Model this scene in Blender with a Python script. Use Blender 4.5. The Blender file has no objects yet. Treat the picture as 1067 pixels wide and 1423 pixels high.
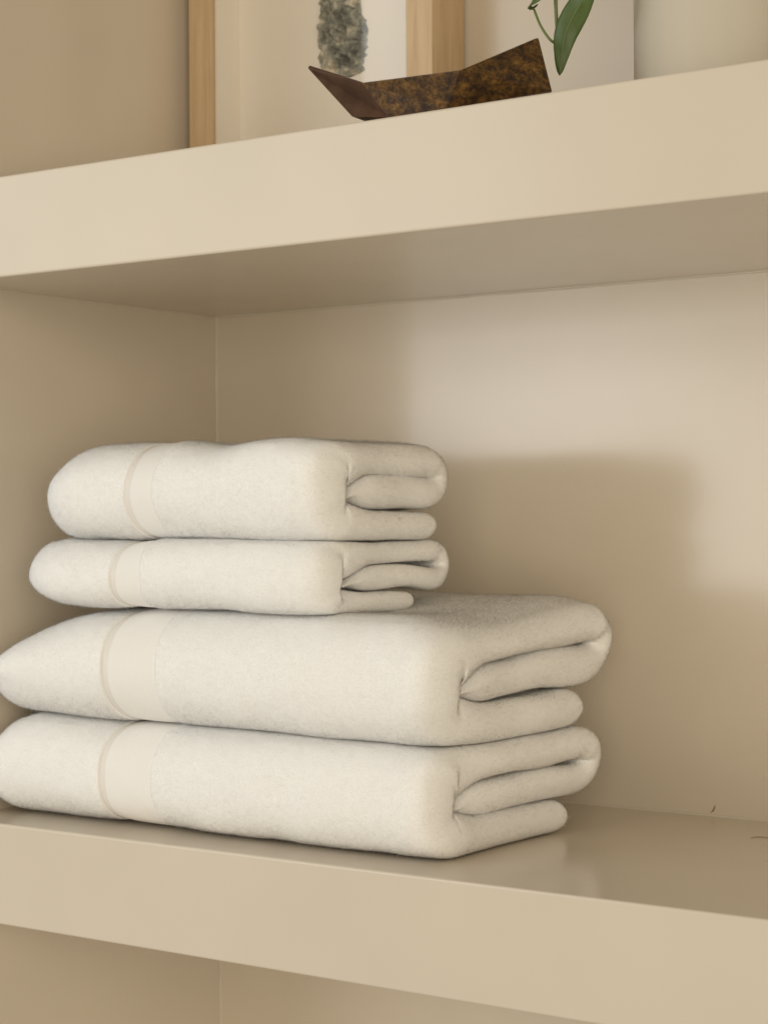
import bpy, bmesh, math, random
import numpy as np
from mathutils import Vector, Matrix, noise

scene = bpy.context.scene
# ------------------------------------------------------------------ camera
CP = np.array([0.97464, -0.87895, 0.20121]); YAW, PITCH, ROLL, FPX = -0.611509, 0.002041, -0.0063825, 2639.53
def cam_axes():
    f = np.array([math.sin(YAW)*math.cos(PITCH), math.cos(YAW)*math.cos(PITCH), math.sin(PITCH)])
    r = np.array([math.cos(YAW), -math.sin(YAW), 0.0]); u = np.cross(r, f)
    c, s = math.cos(ROLL), math.sin(ROLL)
    return c*r+s*u, c*u-s*r, f
CR, CU, CF = cam_axes()
cd = bpy.data.cameras.new('camera'); cam = bpy.data.objects.new('camera', cd); scene.collection.objects.link(cam)
cam.matrix_world = Matrix(((CR[0], CU[0], -CF[0], CP[0]), (CR[1], CU[1], -CF[1], CP[1]), (CR[2], CU[2], -CF[2], CP[2]), (0, 0, 0, 1)))
cd.sensor_fit = 'VERTICAL'; cd.sensor_height = 36.0; cd.sensor_width = 27.0; cd.lens = FPX/1423*36.0
cd.clip_start = .01; cd.clip_end = 50
cd.dof.use_dof = True; cd.dof.focus_distance = 1.14; cd.dof.aperture_fstop = 13.0
scene.camera = cam
scene.render.resolution_x, scene.render.resolution_y = 767, 1024
# ------------------------------------------------------------------ light
w = bpy.data.worlds.new('World'); scene.world = w; w.use_nodes = True
w.node_tree.nodes['Background'].inputs[0].default_value = (1.0, .88, .68, 1)
w.node_tree.nodes['Background'].inputs[1].default_value = .32
def area(name, loc, target, sx, sy, power, col):
    d = bpy.data.lights.new(name, 'AREA'); d.shape = 'RECTANGLE'; d.size = sx; d.size_y = sy; d.energy = power; d.color = col
    o = bpy.data.objects.new(name, d); scene.collection.objects.link(o)
    o.location = loc; o.rotation_euler = (Vector(target)-Vector(loc)).to_track_quat('-Z', 'Y').to_euler()
    return o
area('window_light', (-1.06, -2.35, .24), (.25, .25, .22), .95, .74, 9, (.98, .99, 1.0))
area('room_light', (-1.0, -1.35, .55), (.12, 0, .18), 1.2, 1.2, 7.2, (.92, .975, 1.0))
area('added_bounce_fill', (2.5, -2.7, .35), (.2, .1, .2), 2.6, 2.2, 50, (1.0, .88, .69))  # added fill lamp behind the camera, brightens the niche and the towel ends
scene.view_settings.view_transform = 'Standard'; scene.view_settings.look = 'None'
scene.view_settings.exposure = 0.11; scene.view_settings.gamma = 1.0; scene.view_settings.use_curve_mapping = False
scene.render.engine = 'CYCLES'
# ------------------------------------------------------------------ helpers
H, T, D = .36, .06627, .28102
def ray(px, py): return CF + CR*(px-533.5)/FPX + CU*(711.5-py)/FPX
def at(px, py, y): d = ray(px, py); return CP + d*(y-CP[1])/d[1]      # the point of the plane y = const seen at a pixel
def link(o, parent=None):
    scene.collection.objects.link(o)
    if parent is not None: o.parent = parent
    return o
def mesh_obj(name, verts, faces, mat, parent=None, smooth=False):
    m = bpy.data.meshes.new(name); m.from_pydata([tuple(v) for v in verts], [], [tuple(f) for f in faces]); m.update()
    if smooth: m.polygons.foreach_set('use_smooth', [True]*len(m.polygons))
    m.materials.append(mat)
    return link(bpy.data.objects.new(name, m), parent)
def bm_obj(name, bm, mat, parent=None, smooth=False):
    m = bpy.data.meshes.new(name); bm.normal_update(); bm.to_mesh(m); bm.free()
    if smooth: m.polygons.foreach_set('use_smooth', [True]*len(m.polygons))
    m.materials.append(mat)
    return link(bpy.data.objects.new(name, m), parent)
def box_bm(x0, x1, y0, y1, z0, z1, bev=0, seg=3):
    bm = bmesh.new(); bmesh.ops.create_cube(bm, size=1)
    for v in bm.verts: v.co = ((x0+x1)/2+v.co.x*(x1-x0), (y0+y1)/2+v.co.y*(y1-y0), (z0+z1)/2+v.co.z*(z1-z0))
    if bev: bmesh.ops.bevel(bm, geom=bm.edges[:], offset=bev, segments=seg, affect='EDGES', profile=.5)
    return bm
def box(name, b, mat, parent=None, bev=0): return bm_obj(name, box_bm(*b, bev=bev), mat, parent, smooth=False)
def tag(o, label, cat, group=None):
    o['label'] = label; o['category'] = cat
    if group: o['group'] = group
    return o
def struct(o): o['kind'] = 'structure'; return o
def empty(name, loc):
    o = bpy.data.objects.new(name, None); o.empty_display_size = .02; o.location = loc; return link(o)
def keep(o, parent):
    o.parent = parent; o.matrix_parent_inverse = Matrix.Translation(-Vector(parent.location)); return o
# ------------------------------------------------------------------ materials
def mat(name):
    m = bpy.data.materials.new(name); m.use_nodes = True; n = m.node_tree.nodes; l = m.node_tree.links
    return m, n, l, n['Principled BSDF']
def ramp(n, stops):
    r = n.new('ShaderNodeValToRGB'); e = r.color_ramp.elements
    while len(e) < len(stops): e.new(.5)
    for k, (p, c) in enumerate(stops): e[k].position = p; e[k].color = (*c, 1)
    return r
def tex(n, l, scale, detail=4, rough=.5, kind='Object', stretch=None):
    tc = n.new('ShaderNodeTexCoord'); t = n.new('ShaderNodeTexNoise')
    t.inputs['Scale'].default_value = scale; t.inputs['Detail'].default_value = detail; t.inputs['Roughness'].default_value = rough
    if stretch:
        mp = n.new('ShaderNodeMapping'); mp.inputs['Scale'].default_value = stretch
        l.new(tc.outputs[kind], mp.inputs[0]); l.new(mp.outputs[0], t.inputs[0])
    else: l.new(tc.outputs[kind], t.inputs[0])
    return t
def bump(n, l, src, b, strength, dist):
    bp = n.new('ShaderNodeBump'); bp.inputs['Strength'].default_value = strength; bp.inputs['Distance'].default_value = dist
    l.new(src, bp.inputs['Height']); l.new(bp.outputs[0], b.inputs['Normal']); return bp
def paint_mat(name, base):
    m, n, l, b = mat(name)
    t = tex(n, l, 7, 3); a = np.array(base)
    r = ramp(n, [(.3, a*.965), (.7, a*1.02)]); l.new(t.outputs[0], r.inputs[0]); l.new(r.outputs[0], b.inputs['Base Color'])
    t2 = tex(n, l, 9, 3); r2 = ramp(n, [(.3, (.15,)*3), (.7, (.18,)*3)]); l.new(t2.outputs[0], r2.inputs[0]); l.new(r2.outputs[0], b.inputs['Roughness'])
    t3 = tex(n, l, 420, 2); bump(n, l, t3.outputs[0], b, .05, .0003)
    b.inputs['Specular IOR Level'].default_value = .42
    return m
M_paint = paint_mat('beige_satin_paint', (.715, .638, .53))
M_caulk = paint_mat('pale_caulk', (.72, .66, .56))
M_scuff = mat('dark_scuff')[0]; M_scuff.node_tree.nodes['Principled BSDF'].inputs['Base Color'].default_value = (.34, .26, .16, 1)
def terry_mat():
    m, n, l, b = mat('white_terry')
    t = tex(n, l, 55, 4); r = ramp(n, [(.3, (.92, .917, .91)), (.72, (.94, .937, .93))]); l.new(t.outputs[0], r.inputs[0]); l.new(r.outputs[0], b.inputs['Base Color'])
    t2 = tex(n, l, 520, 3, .7); bump(n, l, t2.outputs[0], b, .4, .0012)
    b.inputs['Roughness'].default_value = .95; b.inputs['Specular IOR Level'].default_value = .1
    b.inputs['Sheen Weight'].default_value = .15; b.inputs['Sheen Roughness'].default_value = .6
    return m
M_terry = terry_mat()
def pile_mat():
    m, n, l, b = mat('white_terry_loops')
    a = n.new('ShaderNodeAttribute'); a.attribute_name = 'lay'; l.new(a.outputs['Vector'], b.inputs['Normal'])
    t = tex(n, l, 55, 4); r = ramp(n, [(.3, (.915, .915, .91)), (.72, (.93, .93, .925))]); l.new(t.outputs[0], r.inputs[0]); l.new(r.outputs[0], b.inputs['Base Color'])
    n.remove(b); b = n.new('ShaderNodeBsdfDiffuse'); l.new(a.outputs['Vector'], b.inputs['Normal']); l.new(r.outputs[0], b.inputs[0])
    tr = n.new('ShaderNodeBsdfTranslucent'); tr.inputs[0].default_value = (.40, .40, .40, 1)
    vm = n.new('ShaderNodeVectorMath'); vm.operation = 'SCALE'; vm.inputs['Scale'].default_value = -1; l.new(a.outputs['Vector'], vm.inputs[0]); l.new(vm.outputs[0], tr.inputs['Normal'])
    ad = n.new('ShaderNodeAddShader'); l.new(b.outputs[0], ad.inputs[0]); l.new(tr.outputs[0], ad.inputs[1]); l.new(ad.outputs[0], n['Material Output'].inputs[0])
    return m
M_pile = pile_mat()
def band_mat():
    m, n, l, b = mat('ribbed_cotton_band')
    b.inputs['Base Color'].default_value = (.93, .92, .905, 1)
    tc = n.new('ShaderNodeTexCoord'); wv = n.new('ShaderNodeTexWave'); wv.wave_type = 'BANDS'; wv.bands_direction = 'X'
    wv.inputs['Scale'].default_value = 175; wv.inputs['Distortion'].default_value = .6; wv.inputs['Detail'].default_value = 2
    l.new(tc.outputs['Object'], wv.inputs[0]); bump(n, l, wv.outputs[0], b, .08, .0004)
    b.inputs['Roughness'].default_value = .8; b.inputs['Specular IOR Level'].default_value = .2
    return m
M_band = band_mat()
M_stripe, n_, l_, b_ = mat('flat_woven_stripe'); b_.inputs['Base Color'].default_value = (.84, .81, .77, 1); b_.inputs['Roughness'].default_value = .6
t_ = tex(n_, l_, 900, 2); bump(n_, l_, t_.outputs[0], b_, .3, .0005)
def wood_mat():
    m, n, l, b = mat('pale_maple')
    t = tex(n, l, 30, 5, .6, stretch=(6, 6, .35)); r = ramp(n, [(.3, (.56, .40, .235)), (.55, (.66, .49, .30)), (.75, (.72, .55, .35))])
    l.new(t.outputs[0], r.inputs[0]); l.new(r.outputs[0], b.inputs['Base Color']); b.inputs['Roughness'].default_value = .5
    t2 = tex(n, l, 160, 3, .6, stretch=(6, 6, .25)); bump(n, l, t2.outputs[0], b, .12, .0004)
    return m
M_wood = wood_mat()
M_mount, n_, l_, b_ = mat('white_mount_board'); b_.inputs['Base Color'].default_value = (.95, .91, .85, 1); b_.inputs['Roughness'].default_value = .9
t_ = tex(n_, l_, 500, 3); bump(n_, l_, t_.outputs[0], b_, .15, .0004)
def glaze_mat():
    m, n, l, b = mat('clear_glazing'); n.remove(b)
    tr = n.new('ShaderNodeBsdfTransparent'); tr.inputs[0].default_value = (.99, .985, .975, 1); g = n.new('ShaderNodeBsdfGlossy'); g.inputs['Roughness'].default_value = .03
    fr = n.new('ShaderNodeFresnel'); fr.inputs[0].default_value = 1.5; mx = n.new('ShaderNodeMixShader')
    ge = n.new('ShaderNodeNewGeometry'); mm = n.new('ShaderNodeMix'); l.new(ge.outputs['Backfacing'], mm.inputs[0]); l.new(fr.outputs[0], mm.inputs[2]); mm.inputs[3].default_value = .04
    l.new(mm.outputs[0], mx.inputs[0]); l.new(tr.outputs[0], mx.inputs[1]); l.new(g.outputs[0], mx.inputs[2]); l.new(mx.outputs[0], n['Material Output'].inputs[0])
    return m
M_glaze = glaze_mat()
def stone_mat():
    m, n, l, b = mat('grey_crystal')
    t = tex(n, l, 70, 6, .65); r = ramp(n, [(.30, (.09, .10, .095)), (.45, (.20, .215, .20)), (.55, (.40, .41, .36)), (.64, (.72, .66, .55))])
    l.new(t.outputs[0], r.inputs[0]); l.new(r.outputs[0], b.inputs['Base Color']); b.inputs['Roughness'].default_value = .45
    t2 = tex(n, l, 260, 5, .7); bump(n, l, t2.outputs[0], b, .6, .002)
    return m
M_stone = stone_mat()
def rust_mat():
    m, n, l, b = mat('rusted_steel')
    t = tex(n, l, 130, 8, .78); r = ramp(n, [(.34, (.016, .008, .004)), (.46, (.065, .031, .010)), (.58, (.175, .088, .020)), (.72, (.33, .18, .042))])
    l.new(t.outputs[0], r.inputs[0])
    t4 = tex(n, l, 480, 5, .6); r4 = ramp(n, [(.38, (.55,)*3), (.52, (1,)*3), (.68, (1.1,)*3)]); l.new(t4.outputs[0], r4.inputs[0])
    mm = n.new('ShaderNodeMix'); mm.data_type = 'RGBA'; mm.blend_type = 'MULTIPLY'; mm.inputs[0].default_value = 1; l.new(r.outputs[0], mm.inputs[6]); l.new(r4.outputs[0], mm.inputs[7]); l.new(mm.outputs[2], b.inputs['Base Color'])
    b.inputs['Metallic'].default_value = .25; b.inputs['Roughness'].default_value = .52
    t2 = tex(n, l, 380, 4, .7); bump(n, l, t2.outputs[0], b, .3, .0008)
    return m
M_rust = rust_mat()
M_brown, n_, l_, b_ = mat('smooth_brown_steel'); b_.inputs['Roughness'].default_value = .5; b_.inputs['Metallic'].default_value = .2
t_ = tex(n_, l_, 60, 5, .6); r_ = ramp(n_, [(.35, (.075, .036, .020)), (.65, (.13, .066, .038))]); l_.new(t_.outputs[0], r_.inputs[0]); l_.new(r_.outputs[0], b_.inputs['Base Color'])
def leaf_mat():
    m, n, l, b = mat('green_leaf')
    t = tex(n, l, 60, 4); r = ramp(n, [(.3, (.095, .15, .045)), (.7, (.14, .21, .065))]); l.new(t.outputs[0], r.inputs[0]); l.new(r.outputs[0], b.inputs['Base Color'])
    b.inputs['Roughness'].default_value = .45
    tr = n.new('ShaderNodeBsdfTranslucent'); tr.inputs[0].default_value = (.16, .28, .05, 1); mx = n.new('ShaderNodeMixShader'); mx.inputs[0].default_value = .25
    l.new(b.outputs[0], mx.inputs[1]); l.new(tr.outputs[0], mx.inputs[2]); l.new(mx.outputs[0], n['Material Output'].inputs[0])
    t2 = tex(n, l, 300, 3); bump(n, l, t2.outputs[0], b, .15, .0006)
    return m
M_leaf = leaf_mat()
M_stem = mat('green_stem')[0]; M_stem.node_tree.nodes['Principled BSDF'].inputs['Base Color'].default_value = (.15, .20, .055, 1)
def frost_mat():
    m, n, l, b = mat('milky_glass')
    b.inputs['Base Color'].default_value = (.80, .74, .63, 1); b.inputs['Specular IOR Level'].default_value = .15; b.inputs['Roughness'].default_value = .5
    t = tex(n, l, 22, 3, stretch=(1, 1, .15)); tr = n.new('ShaderNodeBsdfTranslucent'); tr.inputs[0].default_value = (.78, .77, .70, 1)
    tp = n.new('ShaderNodeBsdfTransparent'); tp.inputs[0].default_value = (.92, .93, .89, 1)
    m1 = n.new('ShaderNodeMixShader'); m1.inputs[0].default_value = .25; m2 = n.new('ShaderNodeMixShader')
    r = ramp(n, [(.3, (.02,)*3), (.7, (.12,)*3)]); l.new(t.outputs[0], r.inputs[0]); l.new(r.outputs[0], m2.inputs[0])
    l.new(b.outputs[0], m1.inputs[1]); l.new(tr.outputs[0], m1.inputs[2]); l.new(m1.outputs[0], m2.inputs[1]); l.new(tp.outputs[0], m2.inputs[2]); l.new(m2.outputs[0], n['Material Output'].inputs[0])
    return m
M_frost = frost_mat()
# ------------------------------------------------------------------ the built-in shelving
XR, ZB, ZT = 1.15, -.46, .92
wall_back = struct(box('wall_back', (-.06, XR+.06, D, D+.03, ZB, ZT), M_paint))
wall_left = struct(box('wall_left', (-.05, 0, .003, D-.0005, ZB, ZT), M_paint, bev=.0012))
wall_right = struct(box('wall_right', (XR, XR+.05, .003, D-.0005, ZB, ZT), M_paint, bev=.0012))
shelf_lower = struct(box('shelf_lower', (-.2, XR+.2, 0, D+.002, -T, 0), M_paint, bev=.0014))
shelf_upper = struct(box('shelf_upper', (-.2, XR+.2, 0, D+.002, H, H+T), M_paint, bev=.0014))
struct(box('shelf_unseen_shade', (-.2, XR+.2, 0, D+.002, 2*H+T, 2*H+2*T), M_paint, bev=.0014))  # unseen shelf above, added to darken the upper compartment
def bead(p0, p1, parent):                                        # a thin uneven line of caulk in an inside corner
    p0, p1 = Vector(p0), Vector(p1); ax = (p1-p0).normalized(); s = ax.orthogonal().normalized(); t = ax.cross(s)
    N = 60; vs = []; fs = []
    for i in range(N+1):
        c = p0.lerp(p1, i/N); rr = .0011*(1+.35*noise.noise(c*60))
        for k in range(8): a = k*math.pi/4; vs.append(c+(s*math.cos(a)+t*math.sin(a))*rr)
        if i:
            for k in range(8): fs.append(((i-1)*8+k, (i-1)*8+(k+1) % 8, i*8+(k+1) % 8, i*8+k))
    mesh_obj('caulk_bead', vs, fs, M_caulk, parent, smooth=True)
bead((0, D, .0), (0, D, H), wall_left); bead((0, D, ZB), (0, D, -T), wall_left)
bead((0, D, H), (XR, D, H), wall_back); bead((0, D, 0), (XR, D, 0), wall_back)
def scuff(pts, wid, nrm, parent):                                # a small chip in the paint
    nrm = Vector(nrm); vs = []; fs = []; n = len(pts)
    for i, q in enumerate(pts):
        q = Vector(q); d = (Vector(pts[min(i+1, n-1)])-Vector(pts[max(i-1, 0)])).normalized(); s = d.cross(nrm)*wid*math.sin(math.pi*(i+.35)/(n-.3))
        vs += [q+s, q+nrm*.0003, q-s]
        if i: a = 3*(i-1); b = 3*i; fs += [(a, a+1, b+1, b), (a+1, a+2, b+2, b+1)]
    mesh_obj('scuff_mark', vs, fs, M_scuff, parent)
scuff([at(x, y, D-.0003) for x, y in ((993, 1119), (992, 1123), (990, 1127), (987, 1129))], .0006, (0, -1, 0), wall_back)
def onz(px, py, z): d = ray(px, py); return CP + d*(z-CP[2])/d[2]
scuff([onz(x, y, .0003) for x, y in ((1043, 1164), (1050, 1163), (1058, 1163), (1069, 1164))], .0009, (0, 0, 1), shelf_lower)
# ------------------------------------------------------------------ towels: thick sheets folded in three, swept along their length
def smooth(e0, e1, x): t = np.clip((x-e0)/(e1-e0), 0, 1); return t*t*(3-2*t)
def warp(P):                                                     # one gentle unevenness shared by the whole stack, so layers stay in contact
    for k in range(len(P)):
        x, y, z = P[k]; f = min(1, max(0, z)/.05)
        P[k, 2] += f*.0028*noise.noise((x*9, y*9, z*5+3)); P[k, 1] += .004*noise.noise((x*7+9, y*3, z*14)) ; P[k, 0] += .003*noise.noise((x*5, y*12+4, z*20+7))
    return P
def make_towel(name, label, cat, seed, x0, x1, yf, z0, h, W, ub, um, tb, tm, tt, a0, a1, stripe, band, ltop, lbot, lc, lfront, lpow=2.6, skew=0, ends=(0, 0, 0), crease=0, humps=(), sag=.03, backrise=0, dip=.003, midrise=0, group=None):
    """x0..x1 length; yf front; W depth of the top loop; ub back of the bottom layer; um front of the tucked-in layer;
    tb, tm, tt layer thicknesses; a0, a1 roundness of the front fold left/right; ltop, lbot, lc: closing of the left end"""
    rnd = np.random.RandomState(seed); L = x1-x0
    nrib = 4*int(round((band[1]-stripe[1])/.0024))+1
    xs = [np.linspace(0, .02, 16)[:-1], np.linspace(.02, stripe[0]-.003-x0, 34)[:-1], np.linspace(stripe[0]-.003-x0, stripe[0]-x0, 6)[:-1],
          np.linspace(stripe[0]-x0, stripe[1]-x0, 6)[:-1], np.linspace(stripe[1]-x0, band[1]-x0, nrib)[:-1], np.linspace(band[1]-x0, band[1]+.004-x0, 6)[:-1],
          np.linspace(band[1]+.004-x0, L-.03, 60)[:-1], L-.03+.03*np.sin(np.linspace(0, math.pi/2, 30))]
    xs[0] = .02*(1-np.cos(np.linspace(0, math.pi/2, 16)))[:-1]
    xs = np.concatenate(xs); NS = len(xs)
    nB, nF, nT, nL, nM = 26, 36, 34, 16, 28
    rings = []; K = 6
    for x in xs:
        X = x0+x; q = x/L; a = a0+(a1-a0)*smooth(.25, .85, q)
        tf = (tb+tt)/2*1.02
        # section heights: the left end closes softly above and below its own middle line
        hh = h
        vt, vb, vm = hh-tt/2, tb/2, tb+tm/2
        c = (vt-vb)/2; vc = (vt+vb)/2
        p = []
        s = np.linspace(0, 1, nB, endpoint=False); p.append(np.stack([ub+(a-ub)*s, vb+0*s], 1))
        th = np.linspace(-math.pi/2, math.pi/2, nF, endpoint=False); ex = 2/2.35
        p.append(np.stack([a-(a-tf/2)*np.abs(np.cos(th))**ex, vc+c*np.sign(np.sin(th))*np.abs(np.sin(th))**ex], 1))
        cl = (vt-vm)/2; rl = cl*1.35; ul = W-rl-tt/2
        s = np.linspace(0, 1, nT, endpoint=False); p.append(np.stack([a+(ul-a)*s, vt-.0016*np.sin(s*math.pi)**2*0], 1))
        th = np.linspace(math.pi/2, -math.pi/2, nL, endpoint=False); p.append(np.stack([ul+rl*np.cos(th), (vt+vm)/2+cl*np.sin(th)], 1))
        s = np.linspace(0, 1, nM); p.append(np.stack([ul+(um-ul)*s, vm+midrise*np.sin(s*math.pi)+.0015*np.array([noise.noise((k_*4.5, seed*2.7, x*6)) for k_ in s])-dip*s**2], 1))
        P = np.concatenate(p); n = len(P)
        for _ in range(3): P[1:-1] = P[1:-1]*.5+(P[:-2]+P[2:])*.25
        tapless = 0; hts = np.concatenate([np.full(nB, tb/2), np.linspace(tb/2, tt/2, nF), np.full(nT, tt/2), np.linspace(tt/2, tm/2, nL), np.full(nM, tm/2)])
        # the top layer thins where the tucked-in layer bulges
        hts[nB+nF:nB+nF+nT] -= midrise*.25*np.sin(np.linspace(0, math.pi, nT))
        ker = np.ones(9)/9; hts = np.convolve(np.pad(hts, 4, 'edge'), ker, 'valid')
        layer = np.concatenate([np.zeros(nB), np.linspace(0, 1, nF), np.ones(nT), np.linspace(1, 2, nL), np.full(nM, 2.)])
        re = hts*.9
        dR = L-x
        kR = np.sqrt(np.clip(1-np.clip(1-dR/re, 0, 1)**2, 1e-8, 1)); dL = x
        kL = np.sqrt(np.clip(1-np.clip(1-dL/.008, 0, 1)**2, 1e-8, 1))
        ht = hts*np.minimum(kR, kL)*1.02
        if stripe[0] <= X <= stripe[1]: ht = ht-.0011
        elif stripe[1] < X <= band[1]: ht = ht-.0008+.00012*math.sin(math.pi/2*round((X-stripe[1])/(band[1]-stripe[1])*(nrib-1)))
        ht = np.maximum(ht-.0007*math.exp(-((X-(stripe[0]+stripe[1])/2)/.010)**2)*(ht > .004), 2e-6)
        tg = np.gradient(P, axis=0); tg /= np.linalg.norm(tg, axis=1)[:, None]+1e-12
        nr = np.stack([-tg[:, 1], tg[:, 0]], 1)
        fill = .46*tm*(1-smooth(um+.004, um+.045, P[:, 0])); fill[nB+nF+nT+nL//2:] = 0; fill = fill*(1+dip/(.46*tm)*np.clip((P[:, 1]-vc)/c*1.2, -1, 1))
        tap = np.ones(n); tap[-nM:] = .05+.95*smooth(um+.004, um+.045, P[-nM:, 0])
        fill = fill*np.minimum(kR, kL); O = P+nr*(ht*tap)[:, None]; inn = np.ones(n); q0 = nB+nF+nT; inn[q0-6:q0+nL+6] = 1-.10*np.sin(np.linspace(0, math.pi, nL+12)); I = P-nr*(ht*tap*inn+fill)[:, None]; ht = ht*tap
        def cap(i, s):
            al = np.linspace(0, math.pi, K+2)[1:-1]; t = tg[i]*s
            st = nr[i]*(1 if s > 0 else -1)
            return P[i]+ht[i]*(np.cos(al)[:, None]*st+np.sin(al)[:, None]*t)
        R2 = np.concatenate([O, cap(n-1, 1), I[::-1], cap(0, -1)])
        lay = np.concatenate([layer, np.full(K, 2.), layer[::-1], np.zeros(K)])
        Pr = np.concatenate([P, np.repeat(P[-1:], K, 0), P[::-1], np.repeat(P[:1], K, 0)])
        u, v = R2[:, 0].copy(), R2[:, 1].copy()
        v += backrise*smooth(.07, W*.8, u)*smooth(h*.3, h*.95, v)
        # right end: front corner and top edge turn over softly
        Rc = .022; e = np.clip(1-dR/Rc, 0, 1); u += Rc*.75*(1-math.sqrt(max(0, 1-e*e)))*np.clip(1-u/.06, 0, 1)
        e2 = max(0, 1-dR/.045); v = v*(1-sag*e2*e2*smooth(h*.5, h, v))
        # left end closing
        def clo(L_, pw): t = min(1, x/L_); return (1-(1-t)**pw)**(1/pw)
        ct = clo(ltop, lpow); cb = clo(lbot, 2.2); m = lc*h
        v = np.where(v > m, m+(v-m)*ct, m+(v-m)*cb)
        cf = clo(lfront[0], 2.1); u = u+(1-cf)*lfront[1]*np.clip(1-u/(W*.9), 0, 1)
        for hx, hw, ha in humps: v = v+ha*math.exp(-((X-hx)/hw)**2)*smooth(h*.45, h, v)*smooth(.10, .0, u*.6)
        # each layer's edge ends a little differently
        wq = smooth(.55, 1, q); off = np.interp(lay, [0, 1, 2], ends)
        wob = np.array([.0026*noise.noise((uu*20, seed*3.1, ll*5)) for uu, ll in zip(Pr[:, 0], lay)])
        xx = X+wq*(skew*Pr[:, 0]+off+wob)+.0013*np.array([noise.noise((uu*15, vv*18, seed*1.9)) for uu, vv in Pr])*smooth(0, .05, x)
        rings.append(np.stack([xx, yf+u, z0+v], 1))
    NR = len(rings[0]); V = np.concatenate(rings); V = warp(V)
    # fine unevenness of the cloth along the normal
    G = V.reshape(NS, NR, 3); du = np.roll(G, -1, 1)-np.roll(G, 1, 1); dv = np.gradient(G, axis=0)
    Nn = np.cross(dv, du); Nn /= np.linalg.norm(Nn, axis=2)[..., None]+1e-12
    cen = G.mean(1)
    test = ((G[NS//2]-cen[NS//2])*Nn[NS//2]).sum()
    if test < 0: Nn = -Nn
    amp = np.array([noise.noise((p_[0]*26, p_[1]*26, p_[2]*40+seed*7))*.0015+noise.noise((p_[0]*90, p_[1]*90, p_[2]*90+seed))*.00035 for p_ in V]).reshape(NS, NR)
    lump = np.array([noise.noise((p_[0]*30+seed, p_[1]*24, p_[2]*45)) for p_ in V]).reshape(NS, NR)*.0007; amp = amp+lump*smooth(L*.72, L*.97, xs)[:, None]
    edge = np.minimum(1, np.minimum(xs, L-xs)/.006)[:, None]
    inband = ((xs+x0 >= stripe[0]) & (xs+x0 <= band[1]))[:, None]
    amp = amp*edge*np.where(inband, .6, 1)
    zmid = (G[..., 2]-z0)/h; amp = np.where((zmid < .06) | (zmid > .94), np.minimum(amp, .0), amp)
    G = G+Nn*amp[..., None]
    NP_ = nB+nF+nT+nL+nM; ws = (smooth(L-.034, L-.016, xs)*.8)[:, None, None]; mir = np.array([2*NP_+K-1-j for j in range(NP_)])
    for _ in range(5):                                           # soften the folded end so that no layer ends in a hard point
        S = .25*(np.roll(G, 1, 1)+np.roll(G, -1, 1)+np.concatenate([G[:1], G[:-1]])+np.concatenate([G[1:], G[-1:]]))
        G = G*(1-ws)+S*ws
        m_ = .5*(G[-1, :NP_]+G[-1, mir]); G[-1, :NP_] = m_; G[-1, mir] = m_; G[-1, NP_:NP_+K] = m_[-1]; G[-1, 2*NP_+K:] = m_[0]
    G[..., 2] = np.maximum(G[..., 2], .0004)
    V = G.reshape(-1, 3)
    root = empty(name, (x0+L/2, yf+W/2, z0)); tag(root, label, cat, group)
    idx = lambda i, j: i*NR+(j % NR)
    Xs = xs+x0; parts = {'terry_cloth': [], 'flat_stripe': [], 'ribbed_band': []}
    for i in range(NS-1):
        xm = (Xs[i]+Xs[i+1])/2
        k = 'flat_stripe' if stripe[0] <= xm <= stripe[1] else 'ribbed_band' if stripe[1] < xm <= band[1] else 'terry_cloth'
        for j in range(NR): parts[k].append((idx(i, j), idx(i+1, j), idx(i+1, j+1), idx(i, j+1)))
    NP = nB+nF+nT+nL+nM
    for i in (0, NS-1):                                          # close both ends along the fold line
        for j in range(NP-1):
            f = (idx(i, j), idx(i, j+1), idx(i, 2*NP+K-2-j), idx(i, 2*NP+K-1-j)); parts['terry_cloth'].append(f if i else f[::-1])
    for k, m in (('terry_cloth', M_terry), ('flat_stripe', M_stripe), ('ribbed_band', M_band)):
        fs = np.array(parts[k]); us, inv = np.unique(fs, return_inverse=True); fs = inv.reshape(fs.shape)
        o = mesh_obj(k, V[us], fs.tolist(), m, None, smooth=True); keep(o, root)
        bm = bmesh.new(); bm.from_mesh(o.data); bmesh.ops.remove_doubles(bm, verts=bm.verts[:], dist=.00004); bmesh.ops.recalc_face_normals(bm, faces=bm.faces[:]); bm.to_mesh(o.data); bm.free(); o.data.polygons.foreach_set('use_smooth', [True]*len(o.data.polygons))
    # short loops of the pile
    A = G[:-1, :]; B = G[1:, :]; ar = np.linalg.norm(np.cross(B-A, np.roll(A, -1, 1)-A), axis=2)
    xm = (Xs[:-1]+Xs[1:])/2
    outer = np.zeros((NS-1, NR)); n0 = nB+nF+nT+nL+nM
    outer[:, 10:nB+nF+nT+nL+6] = 1
    outer[:, :12] = .3
    outer[(xs[:-1] > L-.02), :] = 1
    outer[((xm > stripe[0]-.0004) & (xm < band[1]+.0004)), :] = 0
    wgt = (ar*outer).ravel(); tot = wgt.sum(); N = int(tot*2.5e6)
    pick = rnd.choice(len(wgt), N, p=wgt/tot); i, j = pick//NR, pick % NR
    s, t = rnd.rand(N, 1), rnd.rand(N, 1); j2 = (j+1) % NR
    base = G[i, j]*(1-s)*(1-t)+G[i+1, j]*s*(1-t)+G[i, j2]*(1-s)*t+G[i+1, j2]*s*t
    nn = Nn[i, j]; tg_ = rnd.normal(0, 1, (N, 3)); tg_ -= nn*(tg_*nn).sum(1)[:, None]; tg_ /= np.linalg.norm(tg_, axis=1)[:, None]
    d = nn*(.18+.45*rnd.rand(N, 1)**1.5)+tg_; d /= np.linalg.norm(d, axis=1)[:, None]
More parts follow.
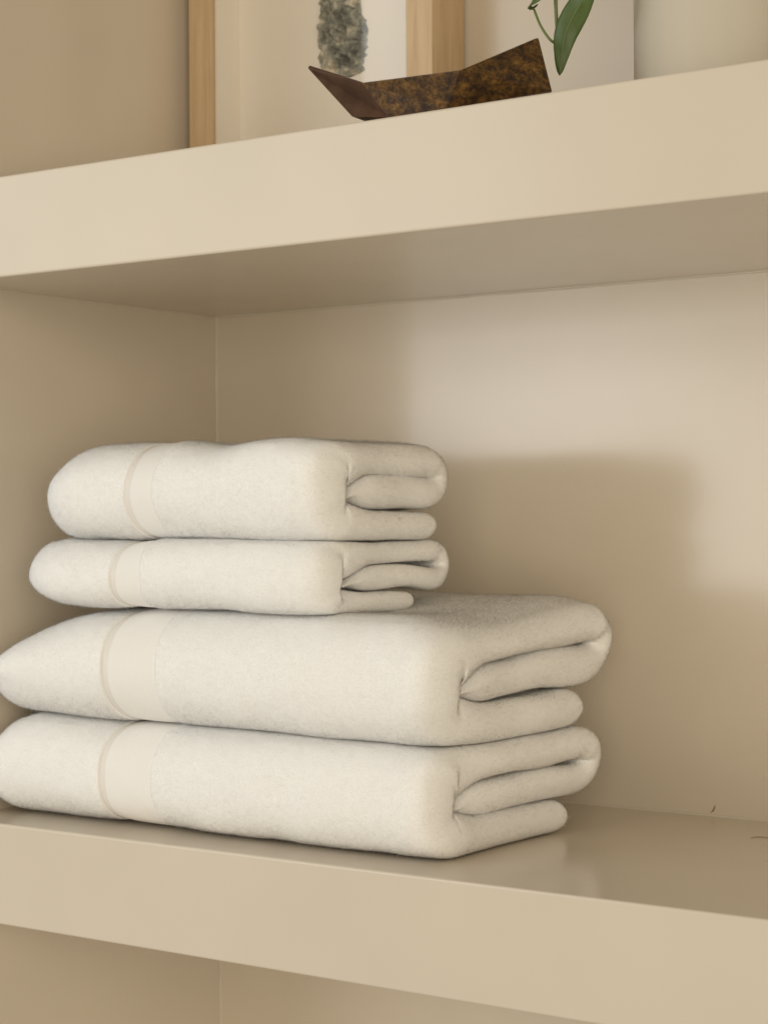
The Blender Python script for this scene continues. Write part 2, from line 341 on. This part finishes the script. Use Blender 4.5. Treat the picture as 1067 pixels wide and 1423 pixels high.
    side = np.cross(d, nn); side /= np.linalg.norm(side, axis=1)[:, None]; side *= np.sign((np.cross(side, d)*nn).sum(1))[:, None]
    ln = (.0006+.0009*rnd.rand(N, 1)**1.5); stray = rnd.rand(N, 1) < .09; d = np.where(stray, nn+.6*tg_, d); d /= np.linalg.norm(d, axis=1)[:, None]; ln = np.where(stray, .0012+.0022*rnd.rand(N, 1)**1.5, ln)
    PV = np.stack([base-side*np.where(stray, .00008, .00023)-nn*.0001, base+side*np.where(stray, .00008, .00023)-nn*.0001, base+d*ln], 1).reshape(-1, 3)
    PV[:, 2] = np.maximum(PV[:, 2], .0003)
    me = bpy.data.meshes.new('terry_pile'); me.vertices.add(3*N); me.vertices.foreach_set('co', PV.ravel().astype(np.float32))
    me.loops.add(3*N); me.loops.foreach_set('vertex_index', np.arange(3*N, dtype=np.int32))
    me.polygons.add(N); me.polygons.foreach_set('loop_start', np.arange(0, 3*N, 3, dtype=np.int32))
    me.update(calc_edges=True)
    at_ = me.attributes.new('lay', 'FLOAT_VECTOR', 'POINT')
    ln_ = nn+.12*(d-nn*(d*nn).sum(1)[:, None]); ln_ /= np.linalg.norm(ln_, axis=1)[:, None]
    at_.data.foreach_set('vector', np.repeat(ln_, 3, 0).ravel().astype(np.float32))
    me.materials.append(M_pile)
    o = link(bpy.data.objects.new('terry_pile', me)); keep(o, root); o['kind'] = 'stuff'
    return root
G4 = 'white towels folded in a stack'
make_towel('bath_towel', 'large folded white bath towel lying directly on the shelf at the bottom of the stack', 'towel', 4,
           x0=.004, x1=.374, yf=.0185, z0=.0008, h=.0672, W=.199, ub=.149, um=.019, tb=.0205, tm=.0215, tt=.0230, a0=.042, a1=.030,
           stripe=(.1175, .1225), band=(.1225, .163), ltop=.045, lbot=.03, lc=.30, lfront=(.02, .006), skew=.05, ends=(0, .0, -.004), midrise=.002)
make_towel('bath_towel', 'large folded white bath towel second from the bottom, its rounded end drooping by the wall', 'towel', 3,
           x0=.002, x1=.378, yf=.0165, z0=.0668, h=.0758, W=.219, ub=.170, um=.023, tb=.0240, tm=.0235, tt=.0265, a0=.052, a1=.036,
           stripe=(.123, .1285), band=(.1285, .1685), ltop=.130, lbot=.03, lc=.33, lpow=1.75, lfront=(.045, .03), sag=.10, dip=.004, backrise=.006, skew=.03, ends=(-.002, .002, -.003), midrise=.004)
make_towel('hand_towel', 'smaller folded white hand towel, the thinner one resting on the bath towels', 'towel', 2,
           x0=.036, x1=.297, yf=.0185, z0=.1418, h=.0452, W=.149, ub=.097, um=.016, tb=.0120, tm=.0150, tt=.0160, a0=.034, a1=.020,
           stripe=(.129, .1335), band=(.1335, .154), ltop=.038, lbot=.06, lc=.48, lfront=(.05, .035), skew=.0, ends=(.0, .0, .0), midrise=.003)
make_towel('hand_towel', 'smaller folded white hand towel on the very top, with the thick rolled back fold', 'towel', 1,
           x0=.053, x1=.298, yf=.0185, z0=.1858, h=.0640, W=.150, ub=.121, um=.015, tb=.0180, tm=.0220, tt=.0235, a0=.044, a1=.024,
           stripe=(.1430, .1475), band=(.1475, .167), ltop=.050, lbot=.022, lc=.40, lfront=(.05, .035), skew=.0, ends=(.002, .0, -.002), midrise=.003,
           sag=.08, humps=((.208, .022, -.004), (.13, .05, .001)))
# ------------------------------------------------------------------ upper shelf: the framed stone
ZS = H+T
FX0, FX1, FY0, FY1, FH = .0115, .2365, .2365, .2785, .32
fr = empty('picture_frame', ((FX0+FX1)/2, (FY0+FY1)/2, ZS))
fw = .0185
def fpart(name, b, m, bev=0): return keep(box(name, b, m, bev=bev), fr)
fpart('frame_rail', (FX0, FX0+fw, FY0, FY1, ZS, ZS+FH), M_wood, .0006)
fpart('frame_rail', (FX1-fw-.004, FX1, FY0, FY1, ZS, ZS+FH), M_wood, .0006)
fpart('frame_rail', (FX0+fw+.0002, FX1-fw-.0042, FY0+.0003, FY1, ZS, ZS+fw), M_wood, .0006)
fpart('frame_rail', (FX0+fw+.0002, FX1-fw-.0042, FY0+.0003, FY1, ZS+FH-fw, ZS+FH), M_wood, .0006)
fpart('mount_board', (FX0+fw+.0004, FX1-fw-.0044, FY1-.006, FY1-.001, ZS+fw+.0004, ZS+FH-fw-.0004), M_mount)
fpart('spacer', (FX0+fw+.0003, FX0+fw+.0023, FY0+.009, FY1-.0062, ZS+fw+.0004, ZS+FH-fw-.0004), M_mount)
fpart('spacer', (FX1-fw-.0063, FX1-fw-.0043, FY0+.009, FY1-.0062, ZS+fw+.0004, ZS+FH-fw-.0004), M_mount)
fpart('glazing', (FX0+fw+.0004, FX1-fw-.0044, FY0+.006, FY0+.008, ZS+fw+.0004, ZS+FH-fw-.0004), M_glaze)
tag(fr, 'pale wood box frame with a white mount standing against the back wall', 'picture frame')
def crystal():
    NU, NV = 26, 70; yb = FY1-.0065; vs = []; fs = []
    z0 = at(485, 108, yb)[2]
    for i in range(NV+1):
        t = i/NV; z = z0+t*.13
        cx = at(474, 60, yb)[0]+.0025*math.sin(t*9)+.008*(t-.3); hw = .0205*(1-.12*math.cos(t*14))*min(1, (t/.045)**.6+.25)*min(1, ((1-t)/.05)**.6+.1)
        hw += .003*noise.noise((t*30, 3, 0)) ; cx += (.006*max(0, 1-t/.12))
        for j in range(NU+1):
            s = -1+2*j/NU; x = cx+s*hw+.0025*noise.noise((s*3, t*40, 1)); d = .010*max(0, 1-abs(s)**3)**.6
            cell = noise.cell((x*260, z*210, 5)); cell2 = noise.cell((x*520+3, z*430, 9))
            d *= .55+.45*cell+.18*cell2+.4*noise.noise((x*120, z*120, 0))
            vs.append((x, yb-max(d, 0), z+.001*noise.noise((x*200, z*200, 4))))
    for i in range(NV):
        for j in range(NU): a = i*(NU+1)+j; fs.append((a, a+1, a+NU+2, a+NU+1))
    nb = len(vs); ed = [j for j in range(NU+1)]+[i*(NU+1)+NU for i in range(1, NV+1)]+[NV*(NU+1)+j for j in range(NU-1, -1, -1)]+[i*(NU+1) for i in range(NV-1, 0, -1)]
    for e in ed: vs.append((vs[e][0], yb+.0004, vs[e][2]))
    for k in range(len(ed)): k2 = (k+1) % len(ed); fs.append((ed[k2], ed[k], nb+k, nb+k2))
    return keep(mesh_obj('stone_specimen', vs, fs, M_stone), fr)
crystal()['label'] = 'rough grey crystalline stone mounted on white board'
# ------------------------------------------------------------------ folded rusty dish
def dish():
    px = lambda x, y, Y: Vector(at(x, y, Y))
    A = px(427, 92, .030); B = px(502, 113, -.004); C = px(640, 95, -.006); Dp = px(748, 50, .046); E_ = px(767, 125, .034)
    Fp = px(489, 160, .005); Gp = Vector((at(542, 158, .004)[0], .004, ZS+.0012)); Kp = Vector((at(622, 150, .004)[0], .004, ZS+.0012))
    Fp.z = max(Fp.z, ZS+.0012); E_.z = max(E_.z, ZS+.0012)
    dy = Vector((-.052, .075, -.004)); B2, C2, G2, K2 = B+dy+Vector((.02, -.01, 0)), C+dy, Gp+Vector((-.02, .05, 0)), Kp+Vector((-.04, .055, 0))
    Fp2 = Fp+Vector((-.002, .02, 0)); E2 = E_+Vector((-.006, .008, 0)); D2 = Dp+Vector((-.006, .007, -.001))
    v = [A, B, C, Dp, E_, Fp, Gp, Kp, B2, C2, G2, K2, Fp2, E2, D2]
    f = [(0, 5, 6, 1), (1, 6, 7, 2), (2, 7, 4, 3), (0, 8, 10, 12), (8, 9, 11, 10), (9, 14, 13, 11), (0, 12, 5), (3, 4, 13, 14), (5, 12, 10, 6), (6, 10, 11, 7), (7, 11, 13, 4)]
    bm = bmesh.new(); bv = [bm.verts.new(q) for q in v]
    for q in f: bm.faces.new([bv[k] for k in q])
    bmesh.ops.recalc_face_normals(bm, faces=bm.faces[:])
    o = bm_obj('metal_dish', bm, M_rust)
    o.data.materials.append(M_brown); o.data.polygons[0].material_index = 1; o.data.polygons[6].material_index = 1
    s = o.modifiers.new('thick', 'SOLIDIFY'); s.thickness = .0022; s.offset = -1
    b = o.modifiers.new('soft', 'BEVEL'); b.width = .0006; b.segments = 2; b.limit_method = 'ANGLE'; b.angle_limit = math.radians(20)
    zmin = min(q.co.z for q in o.data.vertices); o.location.z = ZS+.0003-zmin
    return o
tag(dish(), 'folded rusty brown metal dish with pointed ends at the edge of the upper shelf', 'dish')
# ------------------------------------------------------------------ vase and drooping plant
VR, VY, VH = .052, .120, .21
vc = at(895+VR*FPX/1.215, 60, VY); VX = vc[0]
def lathe(name, prof, mat_, parent, c, seg=64):
    vs = []; fs = []
    for r, z in prof:
        for k in range(seg): a = 2*math.pi*k/seg; vs.append((c[0]+r*math.cos(a), c[1]+r*math.sin(a), c[2]+z))
    for i in range(len(prof)-1):
        for k in range(seg): fs.append((i*seg+k, i*seg+(k+1) % seg, (i+1)*seg+(k+1) % seg, (i+1)*seg+k))
    return mesh_obj(name, vs, fs, mat_, parent, smooth=True)
va = lathe('glass_vase', [(.0001, .0003), (VR-.004, .0003), (VR-.001, .001), (VR, .004), (VR, VH-.002), (VR-.001, VH-.0005), (VR-.0025, VH), (VR-.004, VH-.0005), (VR-.005, VH-.002), (VR-.005, .014), (VR-.008, .011), (.0001, .010)], M_frost, None, (VX, VY, ZS))
tag(va, 'pale milky straight-sided glass vase standing beside the green leaf', 'vase')
pl = empty('trailing_plant', (VX-.004, VY, ZS+.012))
def tube(name, pts, r0, r1, mat_, parent, seg=8):
    P = [Vector(q) for q in pts]; out = []
    for i in range(len(P)-1):                                    # Catmull-Rom
        p0, p1, p2, p3 = P[max(i-1, 0)], P[i], P[i+1], P[min(i+2, len(P)-1)]
        for k in range(8):
            t = k/8; out.append(.5*((2*p1)+(p2-p0)*t+(2*p0-5*p1+4*p2-p3)*t*t+(3*p1-p0-3*p2+p3)*t**3))
    out.append(P[-1]); vs = []; fs = []; n = len(out); up = Vector((.3, .9, .2)).normalized()
    for i, q in enumerate(out):
        d = (out[min(i+1, n-1)]-out[max(i-1, 0)]).normalized(); s = d.cross(up).normalized(); u = s.cross(d); r = r0+(r1-r0)*i/(n-1)
        for k in range(seg): a = 2*math.pi*k/seg; vs.append(q+(s*math.cos(a)+u*math.sin(a))*r)
        if i:
            for k in range(seg): fs.append(((i-1)*seg+k, (i-1)*seg+(k+1) % seg, i*seg+(k+1) % seg, i*seg+k))
    fs += [tuple(range(seg))[::-1], tuple(range((n-1)*seg, n*seg))]
    return keep(mesh_obj(name, vs, fs, mat_, None, smooth=True), parent)
def leaf(mid, wid, nrm, parent, cup=.25):
    """a pointed leaf along the line mid (base to tip), folded a little along its midrib"""
    P = [Vector(q) for q in mid]; n = 16; NW = 8; vs = []; fs = []
    def ev(t):
        f = t*(len(P)-1); i = min(int(f), len(P)-2); k = f-i; p0, p1, p2, p3 = P[max(i-1, 0)], P[i], P[i+1], P[min(i+2, len(P)-1)]
        return .5*((2*p1)+(p2-p0)*k+(2*p0-5*p1+4*p2-p3)*k*k+(3*p1-p0-3*p2+p3)*k**3)
    nr = Vector(nrm).normalized()
    for i in range(n+1):
        t = i/n; c = ev(t); d = (ev(min(1, t+.02))-ev(max(0, t-.02))).normalized(); s = d.cross(nr).normalized(); u = s.cross(d)
        ww = wid*(math.sin(math.pi*t**.8)**.8*(1-.25*t)+.012)
        for j in range(NW+1):
            q = -1+2*j/NW; vs.append(c+s*ww*q-u*(cup*ww*abs(q)**1.2-.0006*math.sin(t*15+2*q))+u*.0)
    for i in range(n):
        for j in range(NW): a = i*(NW+1)+j; fs.append((a, a+1, a+NW+2, a+NW+1))
    o = mesh_obj('leaf', vs, fs, M_leaf, None, smooth=True); s = o.modifiers.new('thick', 'SOLIDIFY'); s.thickness = .0004; s.offset = 0
    return keep(o, parent)
toc = CP-np.array([.4, 0, .45]); vn = (toc-np.array([0, 0, 0])); vn = Vector((.35, -.9, -.1))
LY = .055
g = lambda x, y, dy=0: tuple(at(x, y, LY+dy))
node = g(771, 40)
tube('stem', [(VX+.01, VY+.01, ZS+.012), (VX-.02, VY-.012, ZS+.12), (VX-.043, VY-.028, ZS+VH+.004), tuple(np.array([VX-.075, VY-.050, ZS+VH+.022])), g(800, -190, .002), g(771, -90), g(771, -30), g(773, 30, .004), g(776, 52, .006)], .0017, .0009, M_stem, pl)
leaf([g(824, -30, -.004), g(806, 5, -.002), g(787, 42), g(780, 75), g(777, 105, .002)], .0080, vn, pl, .22)
tube('midrib', [g(806, 5, -.0032), g(787, 42, -.0012), g(780, 75, -.0010), g(777, 100, .001)], .00045, .00015, M_stem, pl)
tube('petiole', [g(776, 50, .006), g(800, 10, .006), g(824, -30, -.004)], .0006, .0008, M_stem, pl)
tube('petiole', [g(775, 62, .005), g(764, 55, .002), g(751, 36), g(742, 14, .001)], .0008, .0007, M_stem, pl)
leaf([g(741, 13), g(738, 2, -.004), g(760, -16, -.010), g(796, -40, -.014)], .0062, Vector((-.2, -.75, .6)), pl, .2)
leaf([g(771, -80), g(755, -110, -.005), g(735, -150, -.010), g(725, -200, -.012)], .009, vn, pl)
leaf([g(800, -190, .002), g(830, -210, -.01), g(870, -200, -.02), g(905, -170, -.025)], .010, Vector((0, -.7, .7)), pl)
tag(pl, 'drooping green stem with narrow pointed leaves hanging above the upper shelf', 'plant')
